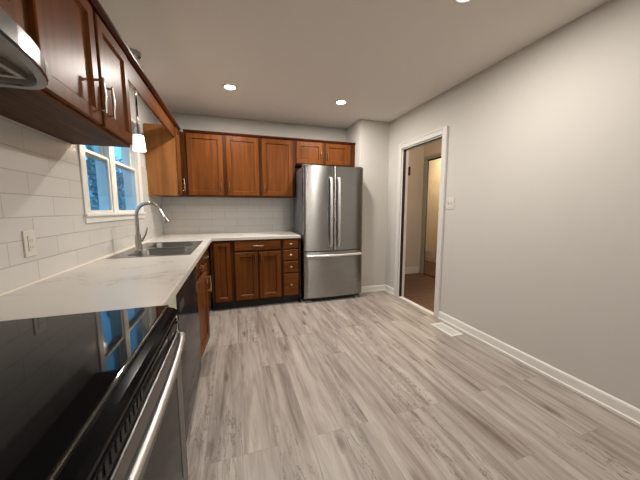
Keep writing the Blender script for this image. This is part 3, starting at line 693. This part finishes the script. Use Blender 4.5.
# ------------------------------------------------------------------ small fixtures
r = thing('power_outlet', 'rectangular beige outlet plate set in the left tile backsplash', 'outlet', (.009, 1.48, 1.04))
obj('plate', B((.0085, .014, 1.440, 1.516, 1.040, 1.158)), M_PLASTIC, r, .002)
obj('receptacle', B((.0142, .0165, 1.461, 1.495, 1.064, 1.134)), M_PLASTIC, r, .001)
for y in (1.470, 1.484):
    for z in (1.078, 1.108): obj('slot', B((.0166, .0169, y, y+.002, z, z+.009)), M_SLOT, r)
r = thing('light_switch', 'white double switch plate on the right wall beside the doorway', 'switch', (W, 2.25, 1.25))
obj('plate', B((W-.006, W-.0005, 2.197, 2.303, 1.252, 1.378)), M_PLASTIC, r, .002)
for y in (2.228, 2.272): obj('toggle', B((W-.015, W-.0062, y-.004, y+.004, 1.306, 1.330)), M_PLASTIC, r, .001)
r = thing('floor_vent', 'white metal floor register beside the right baseboard by the doorway', 'vent', (2.98, 2.075, 0))
bm = bmesh.new(); cells(bm, [2.906, 2.928, 3.031, 3.053], [1.925, 1.947, 2.205, 2.228], .0005, .006, {(1, 1)}, 'Z'); obj('frame', bm, M_TRIM, r)
obj('louvres', B(*[(2.929, 3.030, 1.950+.0135*k, 1.9585+.0135*k, .0005, .005) for k in range(19)]), M_TRIM, r)
bm = bmesh.new(); bx(bm, 2.930, 3.029, 1.948, 2.204, .0001, .0004); obj('duct_opening', bm, M_SLOT, r)
r = thing('wall_vent', 'white return-air grille low on the far wall of the room beyond the hall', 'vent', (RX, 5.3, .1))
obj('frame', B((RX-.012, RX-.0005, 5.12, 5.47, .09, .27)), M_TRIM, r, .003)
obj('louvres', B(*[(RX-.016, RX-.0121, 5.15, 5.44, .112+.022*k, .122+.022*k) for k in range(6)]), M_GREYTRIM, r)
r = thing('door_chime', 'small dark brown box mounted high on the hall wall', 'door chime', (3.99, HY, 1.95))
obj('case', B((3.965, 4.055, HY-.045, HY-.0005, 1.87, 2.03)), M_CROWN, r, .006)
obj('grille', B(*[(3.975, 4.045, HY-.048, HY-.0452, 1.89+.02*k, 1.898+.02*k) for k in range(6)]), M_GASKET, r)
for (x, y, e, c, lab) in ((3.80, 2.9, 20, (1, .78, .60), 'round flush ceiling lamp in the hall'), (4.95, 4.6, 30, (1, .86, .66), 'round flush ceiling lamp in the room beyond the hall')):
    r = thing('ceiling_lamp', lab, 'lamp', (x, y, 2.44))
    bm = bmesh.new(); cyl(bm, (x, y, 2.41), (x, y, 2.4395), .14, .15, 32); obj('base', bm, M_PLASTIC, r, smooth=True)
    bm = bmesh.new(); cyl(bm, (x, y, 2.37), (x, y, 2.4095), .07, .13, 32); obj('diffuser', bm, emit('hall_glow', c, 3), r, smooth=True)
    ld = bpy.data.lights.new('lamp', 'POINT'); ld.energy = e; ld.color = c; ld.shadow_soft_size = .08
    lo = bpy.data.objects.new('lamp', ld); COL.objects.link(lo); lo.location = (0, 0, -.14); lo.parent = r

# ------------------------------------------------------------------ outside the window
obj('ground', B((-30, -.125, -20, 40, -.65, -.6)), M_GRASS, kind='structure')
r = thing('fence', 'pale mauve board fence behind the trees outside the window', 'fence', (-7, 18, -.6))
obj('boards', B(*[(-14+.152*k, -13.855+.152*k, 18, 18.03, -.595, 1.5) for k in range(90)]), M_FENCE, r)
for k in range(7): obj('post', B((-13.5+2.2*k, -13.4+2.2*k, 18.04, 18.14, -.6, 1.6)), M_FENCE, r)
r = thing('neighbour_house', 'pale siding house with a grey roof beyond the fence', 'house', (-11, 16, -.6))
obj('wall', B((-14, -8.2, 21, 33, -.6, 3.6)), M_SIDING, r)
bm = bmesh.new(); prism(bm, [(-14.5, 3.61), (-7.7, 3.61), (-11.1, 5.6)], 'Y', 20.7, 33.3); obj('roof', bm, M_ROOF, r)
for x in (-13, -10.4): f = obj('window', B((x, x+1.2, 20.94, 20.99, .9, 2.2)), M_TRIM, r); obj('pane', B((x+.08, x+1.12, 20.93, 20.939, .98, 2.12)), M_OVENGLASS, f)
def tree(x, y, h, rad, n, label, base=.3):
    r = thing('tree', label, 'tree', (x, y, -.6))
    bm = bmesh.new(); tube(bm, [(x, y, -.6), (x+.03, y, h*.4), (x, y+.02, h*.9)], [.12, .09, .02], 10); obj('trunk', bm, M_BARK, r, smooth=True)
    bm = bmesh.new()
    for i in range(n):
        t = random.random()**.8; z = base+(h-base)*t; rr = rad*(1-t*.85)*math.sqrt(random.random())
        a = random.random()*2*PI; c = Vector((x+rr*math.cos(a), y+rr*math.sin(a), z-rr*.25)); s = random.uniform(.05, .12)
        q = Matrix.Rotation(random.random()*6, 3, Vector((random.random()-.5, random.random()-.5, random.random()-.5)).normalized())
        vs = [bm.verts.new(c+q @ Vector(v)) for v in ((-s, 0, 0), (0, -s*.4, .01), (s, 0, 0), (0, s*.4, .01))]
        bm.faces.new(vs)
    obj('foliage', bm, M_LEAF, r)
tree(-1.9, 7.4, 3.2, .75, 1500, 'evergreen tree close outside the left window pane')
tree(-3.4, 15.0, 5.0, 1.5, 2600, 'tall evergreen tree farther out seen through the right window pane')
tree(-3.0, 9.6, 1.25, 1.3, 1500, 'low bushy shrub outside below the window view', base=-.5)
